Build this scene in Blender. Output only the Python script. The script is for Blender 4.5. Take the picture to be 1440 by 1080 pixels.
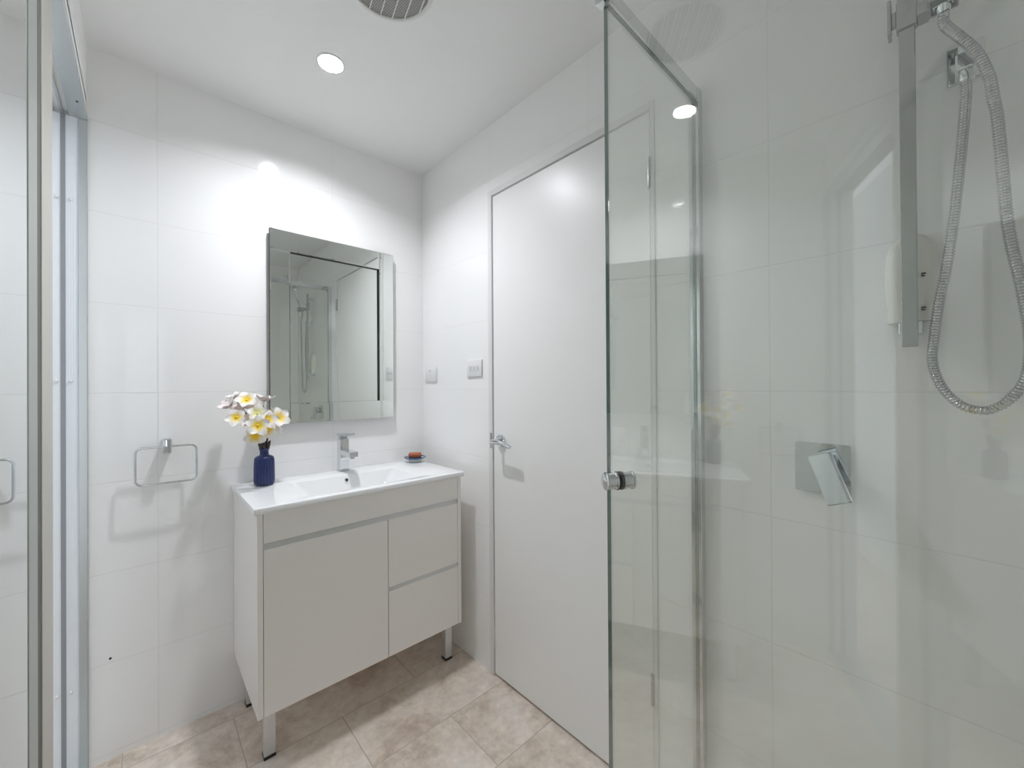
import bpy, bmesh, math, random
from mathutils import Vector, Matrix

for o in list(bpy.data.objects):
    bpy.data.objects.remove(o)
S = bpy.context.scene
COL = S.collection
PI = math.pi

# ------------------------------------------------------------------ camera
cam_d = bpy.data.cameras.new('camera')
cam = bpy.data.objects.new('camera', cam_d)
COL.objects.link(cam)
YAW, PITCH, ROLL = math.radians(42.5808), math.radians(0.2190), math.radians(-0.3507)
fw = Vector((math.sin(YAW)*math.cos(PITCH), math.cos(YAW)*math.cos(PITCH), math.sin(PITCH)))
rt = Vector((math.cos(YAW), -math.sin(YAW), 0))
up = rt.cross(fw)
rt, up = math.cos(ROLL)*rt + math.sin(ROLL)*up, -math.sin(ROLL)*rt + math.cos(ROLL)*up
M = Matrix((rt, up, -fw)).transposed().to_4x4()
M.translation = Vector((-1.1075, -1.9046, 1.235))
cam.matrix_world = M
cam_d.sensor_fit = 'HORIZONTAL'
cam_d.sensor_width = 36.0
cam_d.lens = 36.0*567.49/1440.0
cam_d.clip_start = 0.01
S.camera = cam

# ------------------------------------------------------------------ world, exposure
w = bpy.data.worlds.new('world')
S.world = w
w.use_nodes = True
w.node_tree.nodes['Background'].inputs[0].default_value = (0.86, 0.93, 1.0, 1)
w.node_tree.nodes['Background'].inputs[1].default_value = 0.75
S.view_settings.view_transform = 'Standard'
S.view_settings.look = 'None'
S.view_settings.gamma = 1.0
S.view_settings.use_curve_mapping = False
S.view_settings.exposure = 1.4
S.cycles.max_bounces = 24
S.cycles.diffuse_bounces = 14
S.cycles.glossy_bounces = 10
S.cycles.transparent_max_bounces = 24
LAMP_STRENGTH = 420.0
LAMP_COLOR = (0.925, 0.948, 1.0)

# ------------------------------------------------------------------ materials
def new_mat(name):
    m = bpy.data.materials.new(name)
    m.use_nodes = True
    nt = m.node_tree
    return m, nt, nt.nodes['Principled BSDF']

def simple(name, color, rough=0.5, metal=0.0, spec=0.5, noise=0.0, nscale=40.0, bump=0.0, ior=1.5):
    m, nt, b = new_mat(name)
    b.inputs['Roughness'].default_value = rough
    b.inputs['Metallic'].default_value = metal
    b.inputs['Specular IOR Level'].default_value = spec
    b.inputs['IOR'].default_value = ior
    tc = nt.nodes.new('ShaderNodeTexCoord')
    nz = nt.nodes.new('ShaderNodeTexNoise')
    nz.inputs['Scale'].default_value = nscale
    nz.inputs['Detail'].default_value = 4
    nt.links.new(tc.outputs['Object'], nz.inputs['Vector'])
    mx = nt.nodes.new('ShaderNodeMix'); mx.data_type = 'RGBA'
    c = Vector(color)
    mx.inputs[6].default_value = (*(c*(1-noise)), 1)
    mx.inputs[7].default_value = (*[min(1, v*(1+noise)) for v in c], 1)
    nt.links.new(nz.outputs['Fac'], mx.inputs[0])
    nt.links.new(mx.outputs[2], b.inputs['Base Color'])
    if bump:
        bp = nt.nodes.new('ShaderNodeBump')
        bp.inputs['Strength'].default_value = bump
        bp.inputs['Distance'].default_value = 0.002
        nt.links.new(nz.outputs['Fac'], bp.inputs['Height'])
        nt.links.new(bp.outputs[0], b.inputs['Normal'])
    return m

def tile_mat(name, axis, offset, period, z0=0.017, zp=0.3):
    """Large glossy white wall tiles in a stacked grid, hairline joints."""
    m, nt, b = new_mat(name)
    N, Lk = nt.nodes, nt.links
    tc = N.new('ShaderNodeTexCoord')
    sp = N.new('ShaderNodeSeparateXYZ')
    Lk.new(tc.outputs['Object'], sp.inputs[0])
    def dist(out, off, per):
        a = N.new('ShaderNodeMath'); a.operation = 'SUBTRACT'; a.inputs[1].default_value = off
        Lk.new(out, a.inputs[0])
        p = N.new('ShaderNodeMath'); p.operation = 'PINGPONG'; p.inputs[1].default_value = per/2
        Lk.new(a.outputs[0], p.inputs[0])
        return p.outputs[0]
    dh = dist(sp.outputs[axis], offset, period)
    dz = dist(sp.outputs['Z'], z0, zp)
    mn = N.new('ShaderNodeMath'); mn.operation = 'MINIMUM'
    Lk.new(dh, mn.inputs[0]); Lk.new(dz, mn.inputs[1])
    mr = N.new('ShaderNodeMapRange')
    mr.inputs['From Min'].default_value = 0.0006
    mr.inputs['From Max'].default_value = 0.0014
    Lk.new(mn.outputs[0], mr.inputs['Value'])
    nz = N.new('ShaderNodeTexNoise'); nz.inputs['Scale'].default_value = 2.2; nz.inputs['Detail'].default_value = 2
    Lk.new(tc.outputs['Object'], nz.inputs['Vector'])
    tcol = N.new('ShaderNodeMix'); tcol.data_type = 'RGBA'
    tcol.inputs[6].default_value = (0.908, 0.903, 0.897, 1)
    tcol.inputs[7].default_value = (0.928, 0.923, 0.917, 1)
    Lk.new(nz.outputs['Fac'], tcol.inputs[0])
    mx = N.new('ShaderNodeMix'); mx.data_type = 'RGBA'
    mx.inputs[6].default_value = (0.80, 0.795, 0.78, 1)
    Lk.new(tcol.outputs[2], mx.inputs[7])
    Lk.new(mr.outputs[0], mx.inputs[0])
    Lk.new(mx.outputs[2], b.inputs['Base Color'])
    rr = N.new('ShaderNodeMapRange')
    rr.inputs['To Min'].default_value = 0.6; rr.inputs['To Max'].default_value = 0.07
    Lk.new(mr.outputs[0], rr.inputs['Value'])
    Lk.new(rr.outputs[0], b.inputs['Roughness'])
    b.inputs['Specular IOR Level'].default_value = 0.5
    # soft edge of each tile + faint waviness of the glaze
    ed = N.new('ShaderNodeMapRange')
    ed.inputs['From Min'].default_value = 0.0; ed.inputs['From Max'].default_value = 0.003
    Lk.new(mn.outputs[0], ed.inputs['Value'])
    ad = N.new('ShaderNodeMath'); ad.operation = 'MULTIPLY_ADD'; ad.inputs[1].default_value = 0.25
    Lk.new(nz.outputs['Fac'], ad.inputs[0]); Lk.new(ed.outputs[0], ad.inputs[2])
    bp = N.new('ShaderNodeBump'); bp.inputs['Strength'].default_value = 0.35; bp.inputs['Distance'].default_value = 0.001
    Lk.new(ad.outputs[0], bp.inputs['Height'])
    Lk.new(bp.outputs[0], b.inputs['Normal'])
    return m

def floor_mat():
    m, nt, b = new_mat('travertine floor tile')
    N, Lk = nt.nodes, nt.links
    tc = N.new('ShaderNodeTexCoord')
    mp = N.new('ShaderNodeMapping')
    mp.inputs['Location'].default_value = (0.256, 0.90+0.272*3, 0)
    Lk.new(tc.outputs['Object'], mp.inputs['Vector'])
    br = N.new('ShaderNodeTexBrick')
    br.offset = 0.5; br.offset_frequency = 2; br.squash = 1.0
    br.inputs['Scale'].default_value = 1.0
    br.inputs['Brick Width'].default_value = 0.6
    br.inputs['Row Height'].default_value = 0.272
    br.inputs['Mortar Size'].default_value = 0.0016
    br.inputs['Mortar Smooth'].default_value = 0.2
    br.inputs['Color1'].default_value = (0, 0, 0, 1)
    br.inputs['Color2'].default_value = (1, 1, 1, 1)
    br.inputs['Mortar'].default_value = (0.5, 0.5, 0.5, 1)
    Lk.new(mp.outputs[0], br.inputs['Vector'])
    # each tile samples its own piece of stone
    sc = N.new('ShaderNodeVectorMath'); sc.operation = 'MULTIPLY_ADD'
    sc.inputs[1].default_value = (3.7, 5.1, 2.3)
    Lk.new(br.outputs['Color'], sc.inputs[0]); Lk.new(tc.outputs['Object'], sc.inputs[2])
    n1 = N.new('ShaderNodeTexNoise'); n1.inputs['Scale'].default_value = 5.5; n1.inputs['Detail'].default_value = 10
    n1.inputs['Roughness'].default_value = 0.68; n1.inputs['Distortion'].default_value = 0.35
    n2 = N.new('ShaderNodeTexNoise'); n2.inputs['Scale'].default_value = 26; n2.inputs['Detail'].default_value = 6
    n2.inputs['Roughness'].default_value = 0.7
    for n in (n1, n2): Lk.new(sc.outputs[0], n.inputs['Vector'])
    r1 = N.new('ShaderNodeValToRGB')
    e = r1.color_ramp.elements
    e[0].position = 0.30; e[0].color = (0.49, 0.385, 0.30, 1)
    e[1].position = 0.66; e[1].color = (0.83, 0.76, 0.69, 1)
    k = r1.color_ramp.elements.new(0.47); k.color = (0.73, 0.635, 0.55, 1)
    Lk.new(n1.outputs['Fac'], r1.inputs[0])
    r2 = N.new('ShaderNodeMapRange')
    r2.inputs['From Min'].default_value = 0.3; r2.inputs['From Max'].default_value = 0.7
    r2.inputs['To Min'].default_value = 0.82; r2.inputs['To Max'].default_value = 1.13
    Lk.new(n2.outputs['Fac'], r2.inputs['Value'])
    mu = N.new('ShaderNodeVectorMath'); mu.operation = 'SCALE'
    Lk.new(r1.outputs[0], mu.inputs[0]); Lk.new(r2.outputs[0], mu.inputs['Scale'])
    mx = N.new('ShaderNodeMix'); mx.data_type = 'RGBA'
    mx.inputs[7].default_value = (0.46, 0.41, 0.36, 1)
    Lk.new(mu.outputs[0], mx.inputs[6]); Lk.new(br.outputs['Fac'], mx.inputs[0])
    Lk.new(mx.outputs[2], b.inputs['Base Color'])
    b.inputs['Roughness'].default_value = 0.38
    bp = N.new('ShaderNodeBump'); bp.inputs['Strength'].default_value = 0.4; bp.inputs['Distance'].default_value = 0.001
    iv = N.new('ShaderNodeMath'); iv.operation = 'SUBTRACT'; iv.inputs[0].default_value = 1.0
    Lk.new(br.outputs['Fac'], iv.inputs[1]); Lk.new(iv.outputs[0], bp.inputs['Height'])
    Lk.new(bp.outputs[0], b.inputs['Normal'])
    return m

def glass_mat(name, tint):
    """Clear toughened glass for a thin pane: each surface reflects by Fresnel, the rest goes straight through."""
    m = bpy.data.materials.new(name); m.use_nodes = True
    nt = m.node_tree; N, Lk = nt.nodes, nt.links
    N.remove(N['Principled BSDF'])
    out = N['Material Output']
    tr = N.new('ShaderNodeBsdfTransparent'); tr.inputs[0].default_value = (*tint, 1)
    gl = N.new('ShaderNodeBsdfGlossy'); gl.inputs['Roughness'].default_value = 0.0
    gl.inputs['Color'].default_value = (1, 1, 1, 1)
    ge = N.new('ShaderNodeNewGeometry')
    ior = N.new('ShaderNodeMapRange')
    ior.inputs['To Min'].default_value = 1.52; ior.inputs['To Max'].default_value = 1/1.52
    Lk.new(ge.outputs['Backfacing'], ior.inputs['Value'])
    fr = N.new('ShaderNodeFresnel')
    Lk.new(ior.outputs[0], fr.inputs['IOR'])
    mx = N.new('ShaderNodeMixShader')
    Lk.new(fr.outputs[0], mx.inputs[0]); Lk.new(tr.outputs[0], mx.inputs[1]); Lk.new(gl.outputs[0], mx.inputs[2])
    Lk.new(mx.outputs[0], out.inputs['Surface'])
    return m

def emit_mat(name, color, strength):
    m = bpy.data.materials.new(name); m.use_nodes = True
    nt = m.node_tree
    nt.nodes.remove(nt.nodes['Principled BSDF'])
    em = nt.nodes.new('ShaderNodeEmission')
    em.inputs[0].default_value = (*color, 1); em.inputs[1].default_value = strength
    nt.links.new(em.outputs[0], nt.nodes['Material Output'].inputs['Surface'])
    return m

def grille_mat():
    m, nt, b = new_mat('fan grille mesh')
    N, Lk = nt.nodes, nt.links
    tc = N.new('ShaderNodeTexCoord')
    mp = N.new('ShaderNodeMapping'); mp.inputs['Rotation'].default_value = (0, 0, math.radians(35))
    Lk.new(tc.outputs['Object'], mp.inputs['Vector'])
    ck = N.new('ShaderNodeTexChecker'); ck.inputs['Scale'].default_value = 260
    ck.inputs['Color1'].default_value = (0.52, 0.51, 0.50, 1); ck.inputs['Color2'].default_value = (0.19, 0.19, 0.185, 1)
    Lk.new(mp.outputs[0], ck.inputs['Vector'])
    Lk.new(ck.outputs['Color'], b.inputs['Base Color'])
    b.inputs['Roughness'].default_value = 0.6
    return m

def petal_mat(name, white, throat):
    """Petal whose own colour runs from a coloured throat to a white rim (attribute 'along' = 0 at the base, 1 at the tip)."""
    m, nt, b = new_mat(name)
    at = nt.nodes.new('ShaderNodeAttribute'); at.attribute_name = 'along'
    rp = nt.nodes.new('ShaderNodeValToRGB'); e = rp.color_ramp.elements
    e[0].position = 0.24; e[0].color = (*throat, 1)
    e[1].position = 0.62; e[1].color = (*white, 1)
    nt.links.new(at.outputs['Fac'], rp.inputs[0]); nt.links.new(rp.outputs[0], b.inputs['Base Color'])
    b.inputs['Roughness'].default_value = 0.55
    return m

MT = {}
MT['tile_a'] = tile_mat('wall tile vanity side', 'X', -1.064, 0.6)
MT['tile_b'] = tile_mat('wall tile door side', 'Y', -1.612, 0.526)
MT['tile_c'] = tile_mat('wall tile far sides', 'Y', -1.80, 0.6)
MT['floor'] = floor_mat()
MT['ceiling'] = simple('ceiling paint', (0.91, 0.91, 0.905), 0.8, noise=0.01)
MT['paint'] = simple('door paint', (0.89, 0.885, 0.875), 0.32, noise=0.008, nscale=8)
MT['frame_paint'] = simple('frame paint', (0.76, 0.755, 0.75), 0.4, noise=0.01)
MT['dark'] = simple('painted gap shade', (0.05, 0.05, 0.05), 0.8)  # flat dark colour standing for shade in the door gap
MT['passage'] = simple('dimming wall render', (0.72, 0.73, 0.74), 0.8, noise=0.03)
MT['gloss_white'] = simple('white gloss laminate', (0.92, 0.885, 0.855), 0.12, noise=0.006, nscale=5)
MT['ceramic'] = simple('white vitreous ceramic', (0.86, 0.865, 0.87), 0.06, noise=0.004)
MT['chrome'] = simple('polished chrome', (0.72, 0.74, 0.76), 0.06, 1.0, noise=0.02)
MT['hose'] = simple('wound metal hose', (0.60, 0.61, 0.62), 0.13, 1.0, noise=0.03)
MT['brushed'] = simple('satin chrome', (0.50, 0.51, 0.515), 0.22, 1.0, noise=0.05, nscale=120)
MT['alu'] = simple('white anodised aluminium', (0.87, 0.89, 0.92), 0.35, 0.0, noise=0.02)
MT['alu_grey'] = simple('grey aluminium', (0.52, 0.54, 0.54), 0.3, 0.7, noise=0.02)
MT['alu_dark'] = simple('dark aluminium groove', (0.11, 0.11, 0.095), 0.5, 0.0, noise=0.04)
MT['alu_rib'] = simple('grey jamb rib', (0.30, 0.31, 0.33), 0.4, 0.0, noise=0.02)
MT['stile_green'] = simple('grey green stile bead', (0.40, 0.43, 0.40), 0.3, 0.2, noise=0.02)
MT['alu_champ'] = simple('champagne aluminium', (0.60, 0.575, 0.52), 0.3, 0.4, noise=0.02)
MT['leg_metal'] = simple('silver leg metal', (0.70, 0.70, 0.70), 0.25, 0.55, noise=0.02)
MT['channel'] = simple('silver finger channel', (0.66, 0.655, 0.65), 0.3, 0.55, noise=0.02)
MT['black'] = simple('black plastic', (0.015, 0.015, 0.016), 0.45, noise=0.1)
MT['mirror'] = simple('mirror silver', (0.80, 0.835, 0.805), 0.0, 1.0)
MT['mirror_door'] = simple('mirror door silver', (0.89, 0.92, 0.915), 0.0, 1.0)
MT['mirror_back'] = simple('mirror backing board', (0.09, 0.095, 0.09), 0.5, noise=0.05)
MT['mirror_edge'] = simple('dark mirror edge', (0.012, 0.014, 0.013), 0.4, 0.0, 0.2)
MT['glass'] = glass_mat('clear glass', (0.969, 0.979, 0.963))
MT['glass_edge'] = simple('green glass edge', (0.12, 0.20, 0.18), 0.08, 0.0, noise=0.1)
MT['seal'] = simple('clear door seal', (0.55, 0.57, 0.55), 0.3)
MT['plastic'] = simple('white switch plastic', (0.80, 0.80, 0.80), 0.25, noise=0.005)
MT['plastic_grey'] = simple('grey switch mark', (0.60, 0.60, 0.61), 0.4)
MT['fan_white'] = simple('fan plastic', (0.80, 0.795, 0.77), 0.4, noise=0.01)
MT['grille'] = grille_mat()
MT['dispenser'] = simple('ivory dispenser plastic', (0.86, 0.84, 0.79), 0.22, noise=0.01)
MT['print'] = simple('dark print', (0.10, 0.10, 0.10), 0.5)
MT['vase'] = simple('navy glaze', (0.012, 0.026, 0.12), 0.22, noise=0.35, nscale=30)
MT['petal'] = petal_mat('white petal', (0.90, 0.87, 0.84), (0.92, 0.66, 0.05))
MT['petal_lime'] = petal_mat('white petal lime throat', (0.90, 0.88, 0.82), (0.84, 0.80, 0.32))
MT['petal_pink'] = simple('pale pink petal', (0.80, 0.72, 0.71), 0.55, noise=0.05, nscale=60)
MT['yellow'] = simple('yellow flower heart', (0.90, 0.62, 0.04), 0.55, noise=0.12, nscale=90)
MT['lime'] = simple('lime flower heart', (0.82, 0.78, 0.30), 0.55, noise=0.12, nscale=90)
MT['stem'] = simple('dark stem', (0.045, 0.028, 0.026), 0.6, noise=0.3, nscale=90)
MT['soap'] = simple('terracotta soap', (0.42, 0.115, 0.045), 0.45, noise=0.1, nscale=60)
MT['dish_blue'] = simple('blue dish rim', (0.06, 0.11, 0.20), 0.2, noise=0.1)
MT['dish_white'] = simple('pale dish foot', (0.72, 0.74, 0.75), 0.2, noise=0.03)
MT['lamp'] = emit_mat('lit led lens', LAMP_COLOR, LAMP_STRENGTH)

# ------------------------------------------------------------------ mesh helpers
def box(bm, x0, x1, y0, y1, z0, z1, bev=0.0, seg=2, mat=0):
    r = bmesh.ops.create_cube(bm, size=1)
    vs = r['verts']
    for v in vs:
        v.co = Vector(((x0+x1)/2 + v.co.x*(x1-x0), (y0+y1)/2 + v.co.y*(y1-y0), (z0+z1)/2 + v.co.z*(z1-z0)))
    fs = set(f for v in vs for f in v.link_faces)
    for f in fs: f.material_index = mat
    if bev > 0:
        es = list(set(e for v in vs for e in v.link_edges))
        bmesh.ops.bevel(bm, geom=es, offset=bev, segments=seg, profile=0.5, affect='EDGES')
    return vs

def obox(bm, c, ax, ay, az, hx, hy, hz, bev=0.0, seg=2):
    """Box about centre c along unit axes ax, ay, az with half sizes."""
    r = bmesh.ops.create_cube(bm, size=2)
    vs = r['verts']
    for v in vs:
        v.co = Vector(c) + Vector(ax)*v.co.x*hx + Vector(ay)*v.co.y*hy + Vector(az)*v.co.z*hz
    if bev > 0:
        es = list(set(e for v in vs for e in v.link_edges))
        bmesh.ops.bevel(bm, geom=es, offset=bev, segments=seg, profile=0.5, affect='EDGES')

def frame_of(d):
    d = Vector(d).normalized()
    a = Vector((0, 0, 1)) if abs(d.z) < 0.9 else Vector((1, 0, 0))
    u = d.cross(a).normalized()
    return d, u, d.cross(u).normalized()

def cyl(bm, p0, p1, r0, r1=None, seg=28, caps=True, rad_prof=None):
    """Surface of revolution from p0 to p1; rad_prof is a list of (t, r)."""
    p0, p1 = Vector(p0), Vector(p1)
    d, u, v = frame_of(p1-p0)
    L = (p1-p0).length
    prof = rad_prof or [(0, r0), (1, r0 if r1 is None else r1)]
    rings = []
    for t, r in prof:
        rings.append([bm.verts.new(p0 + d*L*t + (u*math.cos(2*PI*i/seg) + v*math.sin(2*PI*i/seg))*r) for i in range(seg)])
    for a, b in zip(rings, rings[1:]):
        for i in range(seg):
            bm.faces.new((a[i], a[(i+1) % seg], b[(i+1) % seg], b[i]))
    if caps:
        bm.faces.new(rings[0][::-1]); bm.faces.new(rings[-1])

def tube(bm, pts, r, seg=12, closed=False, radii=None):
    pts = [Vector(p) for p in pts]
    n = len(pts); rings = []
    T = []
    for i in range(n):
        a = pts[(i-1) % n] if (closed or i > 0) else pts[i]
        b = pts[(i+1) % n] if (closed or i < n-1) else pts[i]
        T.append((b-a).normalized())
    d, u, v = frame_of(T[0])
    for i in range(n):
        t = T[i]
        u = (u - t*u.dot(t)).normalized(); v = t.cross(u)
        rr = radii[i] if radii else r
        rings.append([bm.verts.new(pts[i] + (u*math.cos(2*PI*k/seg) + v*math.sin(2*PI*k/seg))*rr) for k in range(seg)])
    m = n if closed else n-1
    for i in range(m):
        a, b = rings[i], rings[(i+1) % n]
        for k in range(seg):
            bm.faces.new((a[k], a[(k+1) % seg], b[(k+1) % seg], b[k]))
    if not closed:
        bm.faces.new(rings[0][::-1]); bm.faces.new(rings[-1])

def catmull(pts, n=8):
    P = [Vector(p) for p in pts]
    P = [P[0]*2-P[1]] + P + [P[-1]*2-P[-2]]
    out = []
    for i in range(1, len(P)-2):
        for k in range(n):
            t = k/n
            out.append(0.5*((2*P[i]) + (P[i+1]-P[i-1])*t + (2*P[i-1]-5*P[i]+4*P[i+1]-P[i+2])*t*t + (3*P[i]-P[i-1]-3*P[i+1]+P[i+2])*t**3))
    out.append(P[-2])
    return out

def lathe(bm, c, prof, seg=48, flute=0.0, nfl=24, fl_range=None, cap_top=False):
    c = Vector(c); rings = []
    for r, z in prof:
        ring = []
        for i in range(seg):
            a = 2*PI*i/seg
            rr = r
            if flute and fl_range[0] <= z <= fl_range[1]:
                rr = r - flute*(0.5+0.5*math.cos(nfl*a))**3
            ring.append(bm.verts.new(c + Vector((rr*math.cos(a), rr*math.sin(a), z))))
        rings.append(ring)
    for a, b in zip(rings, rings[1:]):
        for i in range(seg):
            bm.faces.new((a[i], a[(i+1) % seg], b[(i+1) % seg], b[i]))
    bm.faces.new(rings[0][::-1])
    if cap_top: bm.faces.new(rings[-1])

def rrect(w, h, r, seg=6):
    """Rounded rectangle outline, counter-clockwise, centred."""
    pts = []
    for cx, cy, a0 in ((w/2-r, h/2-r, 0), (-w/2+r, h/2-r, PI/2), (-w/2+r, -h/2+r, PI), (w/2-r, -h/2+r, 1.5*PI)):
        for k in range(seg+1):
            a = a0 + k*PI/2/seg
            pts.append((cx + r*math.cos(a), cy + r*math.sin(a)))
    return pts

def obj(name, bm, mats, parent=None, smooth=False, angle=35):
    """Link a bmesh (world coordinates) as ONE mesh object, origin at its thing's base."""
    org = parent_origin(parent) if parent else Vector((0, 0, 0))
    bmesh.ops.recalc_face_normals(bm, faces=bm.faces)
    if org.length: bmesh.ops.translate(bm, verts=bm.verts, vec=-org)
    me = bpy.data.meshes.new(name)
    bm.to_mesh(me); bm.free()
    if not isinstance(mats, (list, tuple)): mats = [mats]
    for m in mats: me.materials.append(MT[m] if isinstance(m, str) else m)
    if smooth:
        for p in me.polygons: p.use_smooth = True
        try: me.set_sharp_from_angle(angle=math.radians(angle))
        except Exception: pass
    o = bpy.data.objects.new(name, me)
    COL.objects.link(o)
    if parent: o.parent = parent
    return o

def parent_origin(p):
    v = Vector((0, 0, 0))
    while p:
        v += p.location; p = p.parent
    return v

def tag(o, label, cat=None, group=None, kind=None):
    if label: o['label'] = label
    if cat: o['category'] = cat
    if group: o['group'] = group
    if kind: o['kind'] = kind
    return o

def thing(name, loc, label, cat, group=None, kind=None):
    o = bpy.data.objects.new(name, None)
    o.empty_display_size = 0.05
    COL.objects.link(o); o.location = loc
    return tag(o, label, cat, group, kind)

B = bmesh.new

# ------------------------------------------------------------------ the room
XL, YB, H = -1.237, -2.37, 2.355      # left wall, wall behind the camera, ceiling
CX = -1.86                            # outer edge of floor and ceiling beyond the sliding door
OY0, OY1, OZ = -1.80, -0.008, 2.103   # opening of the sliding door in the left wall, daylight beyond

bm = B(); box(bm, CX-0.1, 0.1, YB-0.1, 0.1, -0.1, 0); box(bm, CX-0.1, XL-0.1, 0.1, 3.2, -0.1, 0)
tag(obj('floor', bm, 'floor'), 'beige stone tiled floor', 'floor', kind='structure')
LX, LY, LR, LREC = -0.622, -0.459, 0.0385, 0.022
bm = B()
cor = [bm.verts.new((x, y, H)) for x, y in ((XL-0.1, YB-0.1), (0.1, YB-0.1), (0.1, 0.1), (XL-0.1, 0.1))]
hol = [bm.verts.new((LX+LR*math.cos(2*PI*i/48), LY+LR*math.sin(2*PI*i/48), H)) for i in range(48)]
es = [bm.edges.new((cor[i], cor[(i+1) % 4])) for i in range(4)] + [bm.edges.new((hol[i], hol[(i+1) % 48])) for i in range(48)]
bmesh.ops.triangle_fill(bm, use_beauty=True, edges=es)
ct = [bm.verts.new((v.co.x, v.co.y, H+0.1)) for v in cor]
ht = [bm.verts.new((v.co.x, v.co.y, H+0.04)) for v in hol]
bm.faces.new(ct); bm.faces.new(ht)
for i in range(4): bm.faces.new((cor[i], cor[(i+1) % 4], ct[(i+1) % 4], ct[i]))
for i in range(48): bm.faces.new((hol[i], hol[(i+1) % 48], ht[(i+1) % 48], ht[i]))
tag(obj('ceiling', bm, 'ceiling'), 'plain white painted ceiling', 'ceiling', kind='structure')
bm = B(); box(bm, XL-0.1, 0.1, 0, 0.1, 0, H)
tag(obj('wall_back', bm, 'tile_a'), 'white tiled wall behind the vanity', 'wall', kind='structure')
WX0, WX1, WZ0, WZ1 = -1.232, -0.93, 0.75, 1.84     # narrow window beside the shower, behind the camera
bm = B()
box(bm, XL-0.1, WX0, YB-0.1, YB, 0, H); box(bm, WX1, 0.1, YB-0.1, YB, 0, H)
box(bm, WX0, WX1, YB-0.1, YB, 0, WZ0); box(bm, WX0, WX1, YB-0.1, YB, WZ1, H)
tag(obj('wall_front', bm, 'tile_c'), 'white tiled wall with the window at the end of the shower', 'wall', kind='structure')
w1 = thing('window_1', ((WX0+WX1)/2, YB-0.06, WZ0), 'white framed window in the wall behind the camera', 'window', kind='structure')
bm = B()
for a in ((WX0, WX0+0.04, WZ0, WZ1), (WX1-0.04, WX1, WZ0, WZ1), (WX0+0.04, WX1-0.04, WZ0, WZ0+0.04), (WX0+0.04, WX1-0.04, WZ1-0.04, WZ1)):
    box(bm, a[0], a[1], YB-0.085, YB-0.035, a[2], a[3], 0.002, 1)
obj('window_frame', bm, 'alu', w1)
bm = B(); box(bm, WX0+0.03, WX1-0.03, YB-0.063, YB-0.057, WZ0+0.03, WZ1-0.03)
obj('pane', bm, 'glass', w1)
DY0, DY1, DZ = -1.322, -0.554, 2.070  # bathroom door opening
bm = B()
box(bm, 0, 0.1, DY1, 0, 0, H)
box(bm, 0, 0.1, YB, DY0, 0, H)
box(bm, 0, 0.1, DY0, DY1, DZ, H)
tag(obj('wall_right', bm, 'tile_b'), 'white tiled wall holding the white door and the shower rail', 'wall', kind='structure')
bm = B()
box(bm, XL-0.1, XL, YB, OY0, 0, H)
box(bm, XL-0.1, XL, OY0, 0, OZ+0.012, H)
tag(obj('wall_left', bm, 'ceiling'), 'white wall strip above the sliding mirror door', 'wall', kind='structure')
bm = B(); box(bm, CX-0.1, CX, YB-0.1, 3.2, 0, 2.6)  # unseen wall, added to dim the daylight entering by the sliding door
tag(obj('wall_daylight_dimmer', bm, 'passage'), 'unseen pale wall added beyond the sliding door to dim its daylight', 'wall', kind='structure')

# ---- the white bathroom door
d1 = thing('door_1', (0, -0.938, 0), 'white flush bathroom door with chrome lever handle', 'door', kind='structure')
bm = B()
fx0, fx1 = -0.004, 0.095
box(bm, fx0, fx1, DY1-0.024, DY1+0.001, 0, DZ+0.001, 0.0015, 1)
box(bm, fx0, fx1, DY0-0.001, DY0+0.0135, 0, DZ+0.001, 0.0015, 1)
box(bm, fx0, fx1, DY0+0.0135, DY1-0.024, 2.047, DZ+0.001, 0.0015, 1)
obj('door_frame', bm, 'frame_paint', d1)
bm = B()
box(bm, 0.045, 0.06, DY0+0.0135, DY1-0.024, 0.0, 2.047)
obj('gap_shade_backing', bm, 'dark', d1)  # dark sheet added behind the leaf, blocks light and paints the gap's shade
bm = B(); box(bm, 0.0015, 0.040, -1.3050, -0.5815, 0.010, 2.0435, 0.0015, 2)
leaf = obj('door_leaf', bm, 'paint', d1)
for z in (0.34, 1.86):
    bm = B()
    cyl(bm, (-0.004, -1.3065, z-0.045), (-0.004, -1.3065, z+0.045), 0.0055, seg=14)
    obj('hinge', bm, 'brushed', d1, True)
HZ, HY = 1.005, -0.632
bm = B()
cyl(bm, (0.0015, HY, HZ), (-0.012, HY, HZ), 0, seg=40, rad_prof=[(0, 0.026), (0.7, 0.026), (1, 0.023)])
cyl(bm, (-0.012, HY, HZ), (-0.046, HY, HZ), 0.0095, seg=24)
pts = catmull([(-0.046, HY+0.008, HZ), (-0.05, HY-0.010, HZ+0.001), (-0.052, HY-0.04, HZ+0.002), (-0.050, HY-0.075, HZ-0.003), (-0.048, HY-0.105, HZ-0.012)], 6)
tube(bm, pts, 0.009, 16, radii=[0.0105 - 0.0025*i/(len(pts)-1) for i in range(len(pts))])
o = obj('door_handle', bm, 'chrome', leaf, True); tag(o, 'chrome lever handle on a round rose')
bm = B(); box(bm, -0.0052, -0.0035, DY1-0.022, DY1-0.008, 0.968, 1.033, 0.0006, 1)
obj('strike_plate', bm, 'brushed', d1)

# ---- mirrored sliding door on the left
d2 = thing('door_2', (XL, -0.9, 0), 'mirrored sliding door in a white aluminium frame at the left edge', 'sliding door', kind='structure')
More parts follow.
